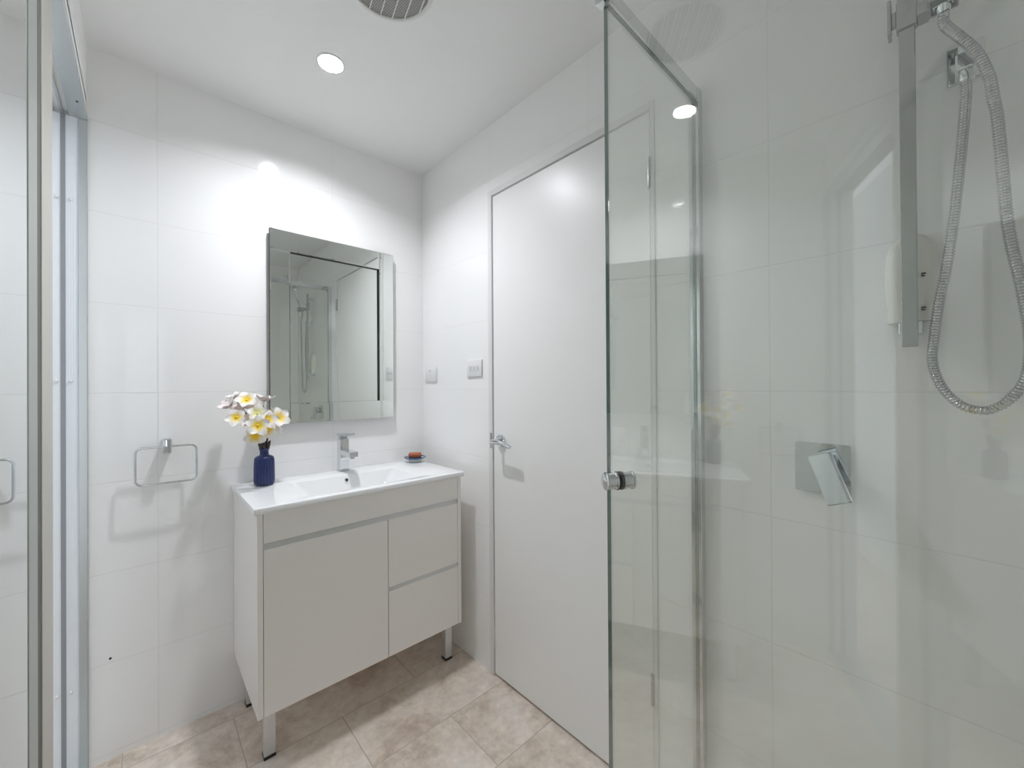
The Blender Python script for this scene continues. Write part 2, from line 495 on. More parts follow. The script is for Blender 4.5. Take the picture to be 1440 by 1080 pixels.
# head track: flat soffit, then two running grooves seen from below
bm = B()
box(bm, XL-0.038, XL+0.003, OY0, OY1, OZ, OZ+0.013, 0.0008, 1)
box(bm, XL-0.056, XL-0.050, OY0, OY1, OZ, OZ+0.06)
box(bm, XL-0.078, XL-0.072, OY0, OY1, OZ, OZ+0.06)
box(bm, XL-0.1, XL, OY0, OY1, OZ+0.06, OZ+0.07)
box(bm, XL-0.104, XL-0.094, OY0, OY1, OZ, OZ+0.07)
obj('head_track', bm, 'alu_grey', d2)
bm = B()
box(bm, XL-0.0495, XL-0.039, OY0, OY1, OZ+0.03, OZ+0.045)
box(bm, XL-0.0715, XL-0.0565, OY0, OY1, OZ+0.03, OZ+0.045)
obj('track_groove', bm, 'alu_dark', d2)
# side jamb against the tiled wall: edge flange, channel, rib, channel
bm = B(); box(bm, XL-0.018, XL+0.0015, OY1-0.006, 0.0, 0, OZ, 0.001, 1)
obj('jamb_flange', bm, 'alu_grey', d2)
bm = B()
box(bm, XL-0.046, XL-0.018, OY1-0.002, 0.0, 0, OZ)
box(bm, XL-0.104, XL-0.057, OY1-0.002, 0.0, 0, OZ)
for s in range(4):
    x = XL-0.022-0.0055*s
    box(bm, x-0.0007, x+0.0007, OY1-0.0035, OY1-0.002, 0, OZ)
obj('jamb_channel', bm, 'alu', d2)
bm = B(); box(bm, XL-0.057, XL-0.046, OY1-0.004, 0.0, 0, OZ)
obj('jamb_rib', bm, 'alu_rib', d2)
for z in (1.836, 1.258, 0.272):
    for x in (-1.2725, -1.3025):
        bm = B(); cyl(bm, (x, OY1-0.001, z), (x, OY1-0.009, z), 0, seg=18, rad_prof=[(0, 0.0045), (0.6, 0.0045), (1, 0.0025)])
        obj('bumper', bm, 'plastic', d2, True)
bm = B(); cyl(bm, (XL-0.012, -0.12, OZ+0.0005), (XL-0.012, -0.12, OZ-0.0012), 0.003, seg=12)
obj('screw', bm, 'black', d2)
bm = B()
box(bm, XL-0.104, XL, OY0, OY1, 0.0005, 0.006)
for x in (XL-0.034, XL-0.066): box(bm, x-0.002, x+0.002, OY0, OY1, 0.006, 0.011)
obj('floor_track', bm, 'alu_grey', d2)
# front leaf: mirror with a stepped stile
PX = -1.2525
PY1 = -0.560
bm = B(); box(bm, PX-0.022, PX-0.0005, -1.50, -0.800, 0.035, 2.08)
obj('mirror_panel', bm, 'mirror_door', d2)
def stile(y0, y1, x1, m, name='stile'):
    bm = B(); box(bm, PX-0.024, x1, y0, y1, 0.014, 2.098, 0.0006, 1)
    return obj(name, bm, m, d2)
stile(-0.815, -0.735, PX+0.0006, 'stile_green', 'stile_inner_bead')
stile(-0.735, -0.690, PX-0.0004, 'alu_dark', 'stile_groove')
stile(-0.690, PY1, PX+0.0010, 'alu_champ', 'stile')
stile(-1.53, -1.49, PX+0.0010, 'alu_champ', 'stile')
# rear leaf
bm = B(); box(bm, PX-0.055, PX-0.035, -1.79, -0.90, 0.014, 2.098, 0.001, 1)
obj('rear_panel', bm, 'mirror_door', d2)

# ------------------------------------------------------------------ shower enclosure
Nv = Vector((math.cos(math.radians(-31.6)), math.sin(math.radians(-31.6)), 0))   # door glass normal, towards the shower wall
Tv = Vector((Nv.y, -Nv.x, 0))                                                    # along the door, towards the camera
DG = 0.391
GY = -1.445
F = Vector((-0.430, -1.446, 0))                                                  # corner where panel and door meet
F -= Nv*(F.dot(Nv)-DG)

def glass_pane(name, bm, parent, edge_axis):
    bmesh.ops.recalc_face_normals(bm, faces=bm.faces)
    for f in bm.faces:
        f.material_index = 0 if abs(f.normal.dot(edge_axis)) > 0.9 else 1
    return obj(name, bm, ['glass', 'glass_edge'], parent)

sc = thing('shower_screen', (-0.2, GY, 0), 'narrow fixed glass shower panel with chrome head rail and wall channel', 'shower screen')
bm = B(); box(bm, -0.424, -0.006, GY-0.003, GY+0.003, 0.022, 2.0)
glass_pane('glass_panel', bm, sc, Vector((0, 1, 0)))
bm = B()
box(bm, -0.024, 0.0, GY-0.0135, GY-0.004, 0, 2.02, 0.001, 1)
box(bm, -0.024, 0.0, GY+0.004, GY+0.0135, 0, 2.02, 0.001, 1)
box(bm, -0.008, 0.0, GY-0.004, GY+0.004, 0, 2.02)
obj('wall_channel', bm, 'chrome', sc)
bm = B()
box(bm, -0.428, -0.024, GY-0.0105, GY-0.004, 1.992, 2.022, 0.001, 1)
box(bm, -0.428, -0.024, GY+0.004, GY+0.0105, 1.992, 2.022, 0.001, 1)
box(bm, -0.428, -0.024, GY-0.004, GY+0.004, 2.001, 2.022)
obj('head_rail', bm, 'chrome', sc)
bm = B(); box(bm, -0.424, -0.024, GY-0.009, GY+0.009, 0, 0.022, 0.001, 1)
obj('sill_rail', bm, 'brushed', sc)
bm = B(); box(bm, -0.443, -0.424, GY-0.014, GY+0.014, 1.988, 2.026, 0.002, 2)
obj('corner_bracket', bm, 'chrome', sc, True)

sd = thing('shower_door', F + Tv*0.32, 'clear glass shower door with a round chrome knob', 'shower door')
DL = 0.68
bm = B()
obox(bm, F + Tv*(DL/2+0.002) + Vector((0, 0, 0.998)), Tv, Nv, (0, 0, 1), DL/2, 0.003, 0.984)
glass_pane('glass_panel', bm, sd, Nv)
K = F + Tv*0.047 + Vector((0, 0, 1.0575))
for s in (-1, 1):
    bm = B()
    cyl(bm, K + Nv*s*0.0045, K + Nv*s*0.028, 0, seg=36, rad_prof=[(0, 0.0125), (0.05, 0.0165), (0.2, 0.0165), (0.24, 0.0150), (0.80, 0.0150), (0.84, 0.0168), (0.95, 0.0168), (1, 0.0150)])
    obj('knob', bm, 'chrome', sd, True)
bm = B()
for s in (-1, 1): cyl(bm, K + Nv*s*0.0030, K + Nv*s*0.0052, 0.0172, seg=36)
obj('washer', bm, 'black', sd, True)

E2 = F + Tv*(DL+0.012)
rp = thing('return_screen', (E2.x, (E2.y+YB)/2, 0), 'fixed glass return panel closing the shower beside the camera', 'shower screen')
bm = B(); box(bm, E2.x-0.003, E2.x+0.003, YB+0.006, E2.y-0.004, 0.022, 2.0)
glass_pane('glass_panel', bm, rp, Vector((1, 0, 0)))
bm = B(); box(bm, E2.x-0.012, E2.x-0.004, YB, YB+0.024, 0, 2.02); box(bm, E2.x+0.004, E2.x+0.012, YB, YB+0.024, 0, 2.02)
box(bm, E2.x-0.004, E2.x+0.004, YB, YB+0.006, 0, 2.02)
obj('wall_channel', bm, 'chrome', rp)
bm = B(); box(bm, E2.x-0.009, E2.x+0.009, YB+0.024, E2.y-0.004, 0, 0.022, 0.001, 1)
obj('sill_rail', bm, 'brushed', rp)

# ------------------------------------------------------------------ shower fittings on the right wall
RX, RY = -0.058, -1.852
rl = thing('shower_rail', (0, RY, 1.30), 'square chrome slide rail on the shower wall carrying the hand shower', 'shower rail')
bm = B(); box(bm, RX-0.006, RX+0.006, RY-0.0125, RY+0.0095, 1.302, 2.03, 0.0012, 2)
obj('rail_bar', bm, 'brushed', rl)
for z in (1.338, 1.985):
    bm = B()
    box(bm, RX+0.006, 0.0, RY-0.018, RY+0.014, z-0.011, z+0.011, 0.0012, 2)
    obj('wall_bracket', bm, 'chrome', rl)
bm = B()
box(bm, RX-0.0105, RX+0.010, RY-0.0155, RY+0.0125, 1.892, 1.945, 0.0015, 2)
obj('slider', bm, 'brushed', rl)
bm = B()
box(bm, RX-0.006, RX+0.004, RY+0.0125, RY+0.019, 1.905, 1.932, 0.001, 2)
box(bm, RX-0.012, RX+0.012, RY+0.019, RY+0.0245, 1.888, 1.955, 0.0015, 2)
obj('clamp_knob', bm, 'brushed', rl)
bm = B()
box(bm, RX-0.030, RX+0.004, RY-0.030, RY-0.0155, 1.890, 1.912, 0.001, 2)
HX0, HX1, HY0, HY1 = RX-0.066, RX-0.018, RY-0.066, RY-0.030
box(bm, HX0, HX0+0.004, HY0, HY1, 1.880, 1.916, 0.001, 1); box(bm, HX1-0.004, HX1, HY0, HY1, 1.880, 1.916, 0.001, 1)
box(bm, HX0+0.004, HX1-0.004, HY0, HY0+0.004, 1.880, 1.916, 0.001, 1); box(bm, HX0+0.004, HX1-0.004, HY1-0.004, HY1, 1.880, 1.916, 0.001, 1)
obj('handset_holder', bm, 'brushed', rl)

hd = Vector((-0.32, 0.05, 1.0)).normalized()
hb = Vector((RX-0.036, RY-0.048, 1.884))
hs = thing('hand_shower', hb, 'chrome hand shower held in the slider above the frame edge', 'hand shower')
bm = B(); 
cyl(bm, hb - hd*0.012, hb, 0, seg=20, rad_prof=[(0, 0.0085), (0.5, 0.0098), (1, 0.0098)])
obj('hose_nut', bm, 'chrome', hs, True)
_, hu, hv = frame_of(hd)
bm = B(); obox(bm, hb + hd*0.105, hd, hu, hv, 0.105, 0.011, 0.008, 0.002)
obj('handle', bm, 'chrome', hs)
hn = Vector((-0.85, 0.0, -0.52)).normalized()
hx = Vector((0, 1, 0)); hy = hn.cross(hx).normalized()
hc = hb + hd*0.235
bm = B(); obox(bm, hc, hx, hy, hn, 0.042, 0.055, 0.008, 0.004, 3)
obj('spray_head', bm, 'chrome', hs)
bm = B(); obox(bm, hc + hn*0.0085, hx, hy, hn, 0.035, 0.047, 0.001)
obj('spray_face', bm, 'plastic_grey', hs)

# wall outlet elbow
wo = thing('wall_outlet', (0, -1.925, 1.76), 'square chrome wall outlet feeding the shower hose', 'shower outlet')
bm = B(); box(bm, -0.007, 0, -1.949, -1.903, 1.782, 1.850, 0.002, 2)
obj('cover_plate', bm, 'chrome', wo)
bm = B()
box(bm, -0.060, -0.007, -1.938, -1.913, 1.778, 1.808, 0.003, 2)
obj('outlet_body', bm, 'chrome', wo)
bm = B(); cyl(bm, (-0.048, -1.9255, 1.779), (-0.048, -1.9255, 1.760), 0, seg=24, rad_prof=[(0, 0.0095), (0.15, 0.0105), (0.8, 0.0105), (1, 0.0088)])
obj('hose_nut', bm, 'chrome', wo, True)

# hose: wound metal spiral, one run from holder to outlet
HP = [tuple(hb - hd*0.012), tuple(hb - hd*0.032), (-0.090, -1.9185, 1.818), (-0.087, -1.936, 1.785), (-0.083, -1.95, 1.738), (-0.081, -1.955, 1.698), (-0.078, -1.959, 1.665), (-0.076, -1.964, 1.568),
      (-0.074, -1.968, 1.497), (-0.072, -1.973, 1.451), (-0.069, -1.98, 1.406), (-0.067, -1.986, 1.357), (-0.065, -1.990, 1.314), (-0.064, -1.990, 1.272), (-0.064, -1.984, 1.235),
      (-0.063, -1.968, 1.206), (-0.062, -1.954, 1.193), (-0.062, -1.940, 1.188), (-0.061, -1.918, 1.195), (-0.061, -1.899, 1.217), (-0.06, -1.887, 1.246), (-0.059, -1.882, 1.279),
      (-0.059, -1.885, 1.323), (-0.058, -1.891, 1.379), (-0.057, -1.899, 1.43), (-0.056, -1.907, 1.496), (-0.056, -1.913, 1.559), (-0.053, -1.921, 1.662), (-0.048, -1.9255, 1.735), (-0.048, -1.9255, 1.762)]
path = catmull(HP, 60)
# resample at even steps so that the coils are regular
res = [path[0]]; acc = 0.0; step = 0.0010
for a, b in zip(path, path[1:]):
    L = (b-a).length
    while acc + L >= step:
        t = (step-acc)/L
        a = a.lerp(b, t); res.append(a); L = (b-a).length; acc = 0.0
    acc += L
rad = [0.0062 + 0.0016*abs(math.sin(PI*i/5)) for i in range(len(res))]
bm = B(); tube(bm, res, 0.0075, 10, radii=rad)
o = obj('shower_hose', bm, 'hose', None, True, 80)
tag(o, 'flexible chrome shower hose hanging in a long loop', 'shower hose')

# soap dispenser behind the rail
dp = thing('soap_dispenser', (0, -1.852, 1.355), 'ivory wall soap dispenser half hidden behind the shower rail', 'soap dispenser')
prof = [(0.0, 0.060), (0.02, 0.064), (0.05, 0.068), (0.08, 0.0705), (0.105, 0.0705), (0.125, 0.067), (0.142, 0.060), (0.155, 0.049), (0.164, 0.034), (0.168, 0.018)]
bm = B(); rings = []
for z, wd in prof:
    dpth = 0.038*(1.0 - 0.55*max(0, (z-0.11)/0.06)**2)
    ring = []
    n = 24
    for k in range(n+1):
        a = PI*k/n
        cx = abs(math.cos(a))**0.55*math.copysign(1, math.cos(a)); sx = math.sin(a)**0.55
        ring.append(bm.verts.new((-dpth*sx, -1.8535 + wd*0.5*1.12*cx, 1.352+z)))
    rings.append(ring)
for a, b in zip(rings, rings[1:]):
    for k in range(len(a)-1): bm.faces.new((a[k], a[k+1], b[k+1], b[k]))
    bm.faces.new((a[0], b[0], b[-1], a[-1]))
bm.faces.new(rings[0]); bm.faces.new(rings[-1][::-1])
obj('dispenser_body', bm, 'dispenser', dp, True, 60)
for z in (1.437, 1.374):
    bm = B()
    box(bm, -0.0408, -0.0360, -1.8745, -1.8685, z+0.0005, z+0.0028)
    box(bm, -0.0408, -0.0360, -1.8730, -1.8685, z-0.0040, z-0.0018)
    box(bm, -0.0408, -0.0360, -1.8690, -1.8683, z-0.0040, z+0.0028)
    obj('print', bm, 'print', dp)

# shower mixer
mx_ = thing('shower_mixer', (0, -1.711, 1.049), 'square chrome shower mixer with a lever tilted down to the right', 'mixer')
bm = B()
pr = rrect(0.099, 0.110, 0.006)
for x0, x1 in ((-0.007, 0.0),):
    a = [bm.verts.new((x0, -1.711+p[0]*0.985, 1.049+p[1]*0.985)) for p in pr]
    b0 = [bm.verts.new((x0+0.0015, -1.711+p[0], 1.049+p[1])) for p in pr]
    b1 = [bm.verts.new((x1, -1.711+p[0], 1.049+p[1])) for p in pr]
    bm.faces.new(a); bm.faces.new(b1[::-1])
    for u_, v_ in ((a, b0), (b0, b1)):
        for i in range(len(pr)): bm.faces.new((u_[i], u_[(i+1) % len(pr)], v_[(i+1) % len(pr)], v_[i]))
obj('cover_plate', bm, 'chrome', mx_)
mc = Vector((0, -1.7135, 1.060))
bm = B(); cyl(bm, mc + Vector((-0.007, 0, 0)), mc + Vector((-0.040, 0, 0)), 0, seg=40, rad_prof=[(0, 0.024), (0.8, 0.022), (1, 0.020)])
obj('mixer_body', bm, 'chrome', mx_, True)
la = Vector((0, -0.36, -0.93)).normalized(); lb = Vector((0, 0.93, -0.36)).normalized()
lo = mc + Vector((-0.052, 0, 0.004))
bm = B(); obox(bm, lo + la*0.030 + Vector((0.004, -0.007, 0)), (la + Vector((-0.16, 0, 0))).normalized(), lb, (la + Vector((-0.16, 0, 0))).normalized().cross(lb), 0.050, 0.0165, 0.0165, 0.0018, 2)
obj('lever', bm, 'chrome', mx_)

# ------------------------------------------------------------------ vanity cabinet
vc = thing('vanity_cabinet', (-0.457, -0.22, 0), 'white gloss vanity cabinet on silver legs under the basin', 'vanity')
VX0, VX1, VF, VZ0, VZ1 = -0.843, -0.072, -0.440, 0.196, 0.838
bm = B()
box(bm, VX0, VX0+0.016, VF, -0.002, VZ0, VZ1, 0.0008, 1)
box(bm, VX1-0.016, VX1, VF, -0.002, VZ0, VZ1, 0.0008, 1)
box(bm, VX0+0.016, VX1-0.016, VF+0.02, -0.002, VZ0, VZ0+0.016)
box(bm, VX0+0.016, VX1-0.016, -0.012, -0.002, VZ0+0.016, VZ1)
obj('carcass', bm, 'gloss_white', vc)
ix0, ix1 = VX0+0.0175, VX1-0.0175
bm = B(); box(bm, ix0, ix1, VF, VF+0.018, 0.742, 0.8375, 0.0008, 1)
obj('false_front', bm, 'gloss_white', vc)
bm = B(); box(bm, ix0, -0.4125, VF, VF+0.018, VZ0+0.001, 0.722, 0.0008, 1)
obj('door', bm, 'gloss_white', vc)
bm = B(); box(bm, -0.4095, ix1, VF, VF+0.018, 0.463, 0.722, 0.0008, 1)
obj('drawer', bm, 'gloss_white', vc)
bm = B(); box(bm, -0.4095, ix1, VF, VF+0.018, VZ0+0.001, 0.446, 0.0008, 1)
obj('drawer', bm, 'gloss_white', vc)
def channel(x0, x1, z0, z1):
    bm = B()
    pr = [(VF+0.0030, z0), (VF+0.0035, z0+0.0010), (VF+0.0100, z1-0.002), (VF+0.0120, z1), (VF+0.017, z1), (VF+0.017, z0)]
    a = [bm.verts.new((x0, y, z)) for y, z in pr]; b = [bm.verts.new((x1, y, z)) for y, z in pr]
    bm.faces.new(a); bm.faces.new(b[::-1])
    for k in range(len(pr)): bm.faces.new((a[k], a[(k+1) % len(pr)], b[(k+1) % len(pr)], b[k]))
    tag(obj('finger_channel', bm, 'channel', vc), 'silver finger channel')
channel(ix0, ix1, 0.7222, 0.7418)
channel(-0.4095, ix1, 0.4462, 0.4628)
for x in (-0.811, -0.1045):
    for y in (-0.363, -0.060):
        bm = B(); box(bm, x, x+0.034, y, y+0.034, 0.010, VZ0, 0.0015, 1)
        lg = obj('leg', bm, 'leg_metal', vc)
        bm = B(); box(bm, x-0.0008, x+0.0348, y-0.0008, y+0.0348, 0, 0.011, 0.001, 1)
        tag(obj('foot', bm, 'black', lg), 'black foot cap')

# ---- washbasin top
wb = thing('washbasin', (-0.457, -0.22, 0.838), 'white ceramic basin top with a shallow rectangular bowl on the vanity', 'basin')
TX0, TX1, TY0, TY1, TZ0, TZ1 = -0.853, -0.060, -0.452, -0.0005, 0.8385, 0.858
bm = B()
def loop(w, h, r, cx, cy, z, seg=6): return [bm.verts.new((cx+p[0], cy+p[1], z)) for p in rrect(w, h, r, seg)]
tcx, tcy = (TX0+TX1)/2, (TY0+TY1)/2
tw, th = TX1-TX0, TY1-TY0
cxb, cyb = -0.4565, -0.2745
L_under = loop(tw-0.004, th-0.004, 0.004, tcx, tcy, TZ0)
L_side0 = loop(tw, th, 0.005, tcx, tcy, TZ0+0.003)
L_side1 = loop(tw, th, 0.005, tcx, tcy, TZ1-0.004)
L_side2 = loop(tw-0.003, th-0.003, 0.005, tcx, tcy, TZ1-0.001)
L_top = loop(tw-0.010, th-0.010, 0.004, tcx, tcy, TZ1)
bw, bh = 0.430, 0.254
L_rim = loop(bw+0.010, bh+0.010, 0.022, cxb, cyb, TZ1)
L_r1 = loop(bw, bh, 0.020, cxb, cyb, TZ1-0.0025)
L_r2 = loop(bw-0.008, bh-0.006, 0.020, cxb, cyb, TZ1-0.009)
L_r3 = loop(bw-0.085, bh-0.030, 0.030, cxb, cyb, TZ1-0.062)
L_r4 = loop(bw-0.125, bh-0.052, 0.030, cxb, cyb, TZ1-0.074)
L_r5 = loop(0.20, 0.10, 0.03, cxb, cyb, TZ1-0.079)
L_r6 = loop(0.044, 0.044, 0.0215, cxb, cyb, TZ1-0.080)
U_r = loop(bw+0.03, bh+0.02, 0.03, cxb, cyb, TZ0)
U_b = loop(bw-0.10, bh-0.03, 0.03, cxb, cyb, TZ1-0.094)
def bridge(a, b):
    for i in range(len(a)): bm.faces.new((a[i], a[(i+1) % len(a)], b[(i+1) % len(a)], b[i]))
for a, b in ((U_r, L_under), (L_under, L_side0), (L_side0, L_side1), (L_side1, L_side2), (L_side2, L_top), (L_top, L_rim), (L_rim, L_r1), (L_r1, L_r2), (L_r2, L_r3), (L_r3, L_r4), (L_r4, L_r5), (L_r5, L_r6), (U_b, U_r)):
    bridge(a, b)
bm.faces.new(L_r6); bm.faces.new(U_b)
obj('basin', bm, 'ceramic', wb, True, 30)
bm = B(); cyl(bm, (cxb, cyb, TZ1-0.081), (cxb, cyb, TZ1-0.076), 0, seg=32, rad_prof=[(0, 0.021), (0.7, 0.021), (1, 0.017)])
obj('waste', bm, 'chrome', wb, True)
oc = Vector((-0.4625, -0.1555, 0.836)); on = Vector((0, -1, 0.18)).normalized()
bm = B(); cyl(bm, oc - on*0.004, oc + on*0.002, 0, seg=28, rad_prof=[(0, 0.0085), (0.8, 0.0085), (1, 0.0065)])
ov = obj('overflow_ring', bm, 'chrome', wb, True)
bm = B(); cyl(bm, oc + on*0.0015, oc + on*0.0026, 0.0062, seg=24)
obj('overflow_hole', bm, 'black', wb)

# ---- basin tap
tp = thing('basin_tap', (-0.443, -0.062, 0.858), 'square chrome mixer tap on the back of the white basin', 'tap')
tx, ty = -0.443, -0.062
bm = B(); box(bm, tx-0.023, tx+0.023, ty-0.023, ty+0.023, 0.8582, 0.863, 0.001, 2)
obj('base_plate', bm, 'chrome', tp)
bm = B(); box(bm, tx-0.0195, tx+0.0195, ty-0.0195, ty+0.0195, 0.863, 1.002, 0.0015, 2)
obj('body', bm, 'chrome', tp)
bm = B()
box(bm, tx-0.0185, tx+0.0185, ty-0.125, ty-0.0195, 0.934, 0.956, 0.0015, 2)
sp_ = obj('spout', bm, 'chrome', tp)
bm = B(); cyl(bm, (tx, ty-0.108, 0.934), (tx, ty-0.108, 0.927), 0.009, seg=20)
obj('aerator', bm, 'brushed', sp_, True)
bm = B(); box(bm, tx-0.014, tx+0.014, ty-0.014, ty+0.014, 1.002, 1.016, 0.001, 2)
obj('cartridge_cap', bm, 'brushed', tp)
bm = B(); obox(bm, (tx, ty-0.032, 1.0235), (1, 0, 0), Vector((0, 1, -0.06)).normalized(), Vector((0, 0.06, 1)).normalized(), 0.0195, 0.056, 0.0055, 0.0015, 2)
obj('lever', bm, 'chrome', tp)

# ---- soap dish and soap
sx, sy = -0.100, -0.088
sdh = thing('soap_dish', (sx, sy, 0.858), 'small round blue rimmed soap dish on the basin corner', 'soap dish')
bm = B(); lathe(bm, (sx, sy, 0.8582), [(0.030, 0), (0.032, 0.002), (0.031, 0.010), (0.029, 0.015)], 40, cap_top=True)
obj('dish_foot', bm, 'dish_white', sdh, True)
bm = B(); lathe(bm, (sx, sy, 0.8582), [(0.030, 0.015), (0.050, 0.019), (0.054, 0.023), (0.052, 0.0245), (0.040, 0.022), (0.020, 0.0205)], 48, cap_top=True)
obj('dish_rim', bm, 'dish_blue', sdh, True)
bm = B(); obox(bm, (sx, sy, 0.8912), Vector((0.80, -0.60, 0)), Vector((0.60, 0.80, 0)), (0, 0, 1), 0.030, 0.020, 0.0115, 0.006, 3)
tag(obj('soap_bar', bm, 'soap', None, True, 60), 'terracotta bar of soap lying on the blue rimmed dish', 'soap')

# ---- vase
vx, vy, vz = -0.758, -0.108, 0.8582
bm = B()
lathe(bm, (vx, vy, vz), [(0.028, 0), (0.031, 0.0015), (0.0345, 0.006), (0.0355, 0.014), (0.0352, 0.05), (0.0345, 0.085), (0.0335, 0.100), (0.031, 0.1075), (0.024, 0.112), (0.0165, 0.1145), (0.0150, 0.118), (0.0150, 0.131), (0.0165, 0.136),
    (0.0185, 0.139), (0.0185, 0.142), (0.0165, 0.1425), (0.0135, 0.138), (0.0125, 0.118), (0.013, 0.11)], 120, 0.0022, 20, (0.010, 0.102), True)
tag(obj('vase', bm, 'vase', None, True, 60), 'navy blue ribbed ceramic bottle vase holding the flowers', 'vase')

# ---- flowers
fb = thing('flower_bunch', (vx, vy, 0.97), 'bunch of white frangipani flowers with yellow hearts in the navy vase', 'flowers')
rng = random.Random(5)
def petal(bm, c, n, a, L, Wd, cup, twist=0.25, along=None):
    lay = bm.verts.layers.float.get('along') or bm.verts.layers.float.new('along')
    n, u, v = frame_of(n)
    d = u*math.cos(a) + v*math.sin(a); s = n.cross(d)
    rows = 7; g = []
    for i in range(rows+1):
        t = i/rows
        wt = Wd*(math.sin(PI*min(1, t*0.84+0.12))**0.62)
        lift = cup*L*(t**1.3) - 0.30*L*t**3
        row = []
        for k in range(-2, 3):
            q = k/2
            vv = bm.verts.new(Vector(c) + d*(L*t) + s*(q*wt + twist*L*t*t*0.35) + n*(lift + 0.10*L*q*q*t + 0.06*L*q*t))
            vv[lay] = along if along is not None else t
            row.append(vv)
        g.append(row)
    for i in range(rows):
        for k in range(4):
            bm.faces.new((g[i][k], g[i][k+1], g[i+1][k+1], g[i+1][k]))
camv = Vector((-1.1075, -1.9046, 1.235))
neck = Vector((vx, vy, 0.985))
FL = [((-.819, -.13, 1.189), 1, 0.033), ((-.857, -.17, 1.128), 1, 0.031), ((-.794, -.19, 1.139), 2, 0.032), ((-.766, -.20, 1.117), 1, 0.034), ((-.715, -.15, 1.118), 1, 0.036),
      ((-.799, -.22, 1.097), 1, 0.035), ((-.764, -.19, 1.078), 1, 0.030), ((-.807, -.21, 1.057), 1, 0.033), ((-.872, -.12, 1.166), 0, 0.030), ((-.755, -.09, 1.183), 0, 0.032),
      ((-.805, -.13, 1.159), 0, 0.030), ((-.832, -.12, 1.154), 0, 0.028), ((-.851, -.09, 1.197), 3, 0.026), ((-.722, -.11, 1.080), 3, 0.030), ((-.819, -.16, 1.108), 0, 0.024), ((-.698, -.11, 1.112), 3, 0.026)]
for c, kind, L in FL:
    c = Vector(c)
    out = (c - Vector((vx-0.02, vy+0.0, 1.09))).normalized()
    toc = (camv-c).normalized()
    if kind in (1, 2): n = (toc*0.75 + out*0.55 + Vector((0, 0, 0.15))).normalized()
    else: n = (out*1.0 + toc*0.25 + Vector((0, 0.0, 0.35))).normalized()
    bm = B()
    a0 = rng.random()*6
    cup = 0.42 if kind in (1, 2) else 0.9
    npet = 5
    for k in range(npet):
        petal(bm, c - n*0.004, n, a0 + 2*PI*k/npet + rng.uniform(-.08, .08), L*1.08*rng.uniform(.93, 1.07), L*0.50, cup*rng.uniform(.85, 1.15), along=None if kind in (1, 2) else 1.0)
    # short tube and calyx behind the flower
    cyl(bm, c - n*0.020, c - n*0.002, 0, seg=10, rad_prof=[(0, 0.002), (0.6, 0.003), (1, 0.0055)])
    fo = obj('flower', bm, 'petal_pink' if kind == 0 else 'petal_lime' if kind == 2 else 'petal', fb, True, 80)
    if kind in (1, 2):
        bm = B()
        cyl(bm, c - n*0.006, c + n*0.0015, 0, seg=14, rad_prof=[(0, 0.0035), (0.6, 0.0042), (1, 0.0026)])
        obj('flower_heart', bm, 'yellow' if kind == 1 else 'lime', fo, True, 80)
    b0 = c - n*0.019
    mid = neck.lerp(b0, 0.5) + Vector((0, 0, 0.012)) + (Vector((vx, vy, b0.z))-b0)*0.12
    ang = rng.random()*2*PI
    st = neck + Vector((math.cos(ang)*0.007, math.sin(ang)*0.007, -0.012))
    bm = B(); tube(bm, catmull([st, st.lerp(mid, 0.35)+Vector((0, 0, 0.006)), mid, b0], 6), 0.0019, 7)
    obj('stem', bm, 'stem', fb, True)
for k in range(7):      # short dark foliage at the neck
    a = k*0.9; p = neck + Vector((math.cos(a)*0.008, math.sin(a)*0.008, -0.002))
    bm = B(); tube(bm, catmull([p, p + Vector((math.cos(a)*0.006, math.sin(a)*0.006, 0.022)), p + Vector((math.cos(a)*0.013, math.sin(a)*0.012, 0.045+0.006*(k % 3)))], 5), 0.004, 7, radii=[0.003, 0.0036, 0.004, 0.0046, 0.005, 0.0052, 0.005, 0.0045, 0.0036, 0.0025, 0.0008])
    obj('leaf', bm, 'stem', fb, True)

# ------------------------------------------------------------------ wall mirror
wm = thing('wall_mirror', (-0.45, 0, 1.083), 'rectangular wall mirror with a wide mirrored frame above the basin', 'mirror')
X0, X1, Z0, Z1, MYF = -0.721, -0.185, 1.083, 1.886, -0.031
ix0_, ix1_, iz0_, iz1_ = -0.645, -0.256, 1.166, 1.803
bm = B(); box(bm, X0+0.012, X1+0.0-0.012, -0.0140, -0.0005, Z0+0.02, Z1-0.02)
obj('backing_board', bm, 'mirror_back', wm)
bm = B(); box(bm, ix0_-0.004, ix1_+0.004, -0.0165, -0.0145, iz0_-0.004, iz1_+0.004)
obj('mirror_glass', bm, 'mirror', wm)
# four frame strips: top and left/bottom run as in the photo, dark inner edge, bevelled outer arris
def strip(x0, x1, z0, z1, tilt_x=0.0, tilt_z=0.0):
    bm = B()
    b = 0.005
    yo, yi = MYF, -0.0142
    def yy(x, z): return MYF + tilt_x*(x-(x0+x1)/2) + tilt_z*(z-(z0+z1)/2)
    A = [bm.verts.new((x, yy(x, z), z)) for x, z in ((x0+b, z0+b), (x1-b, z0+b), (x1-b, z1-b), (x0+b, z1-b))]
    Bq = [bm.verts.new((x, yy(x, z)+0.0004, z)) for x, z in ((x0, z0), (x1, z0), (x1, z1), (x0, z1))]
    Cq = [bm.verts.new((x, yi, z)) for x, z in ((x0, z0), (x1, z0), (x1, z1), (x0, z1))]
    bm.faces.new(A)
    for i in range(4): bm.faces.new((A[i], A[(i+1) % 4], Bq[(i+1) % 4], Bq[i]))
    for i in range(4):
        f = bm.faces.new((Bq[i], Bq[(i+1) % 4], Cq[(i+1) % 4], Cq[i])); f.material_index = 1
    f = bm.faces.new(Cq[::-1]); f.material_index = 1
    return obj('frame_strip', bm, ['mirror', 'mirror_edge'], wm)
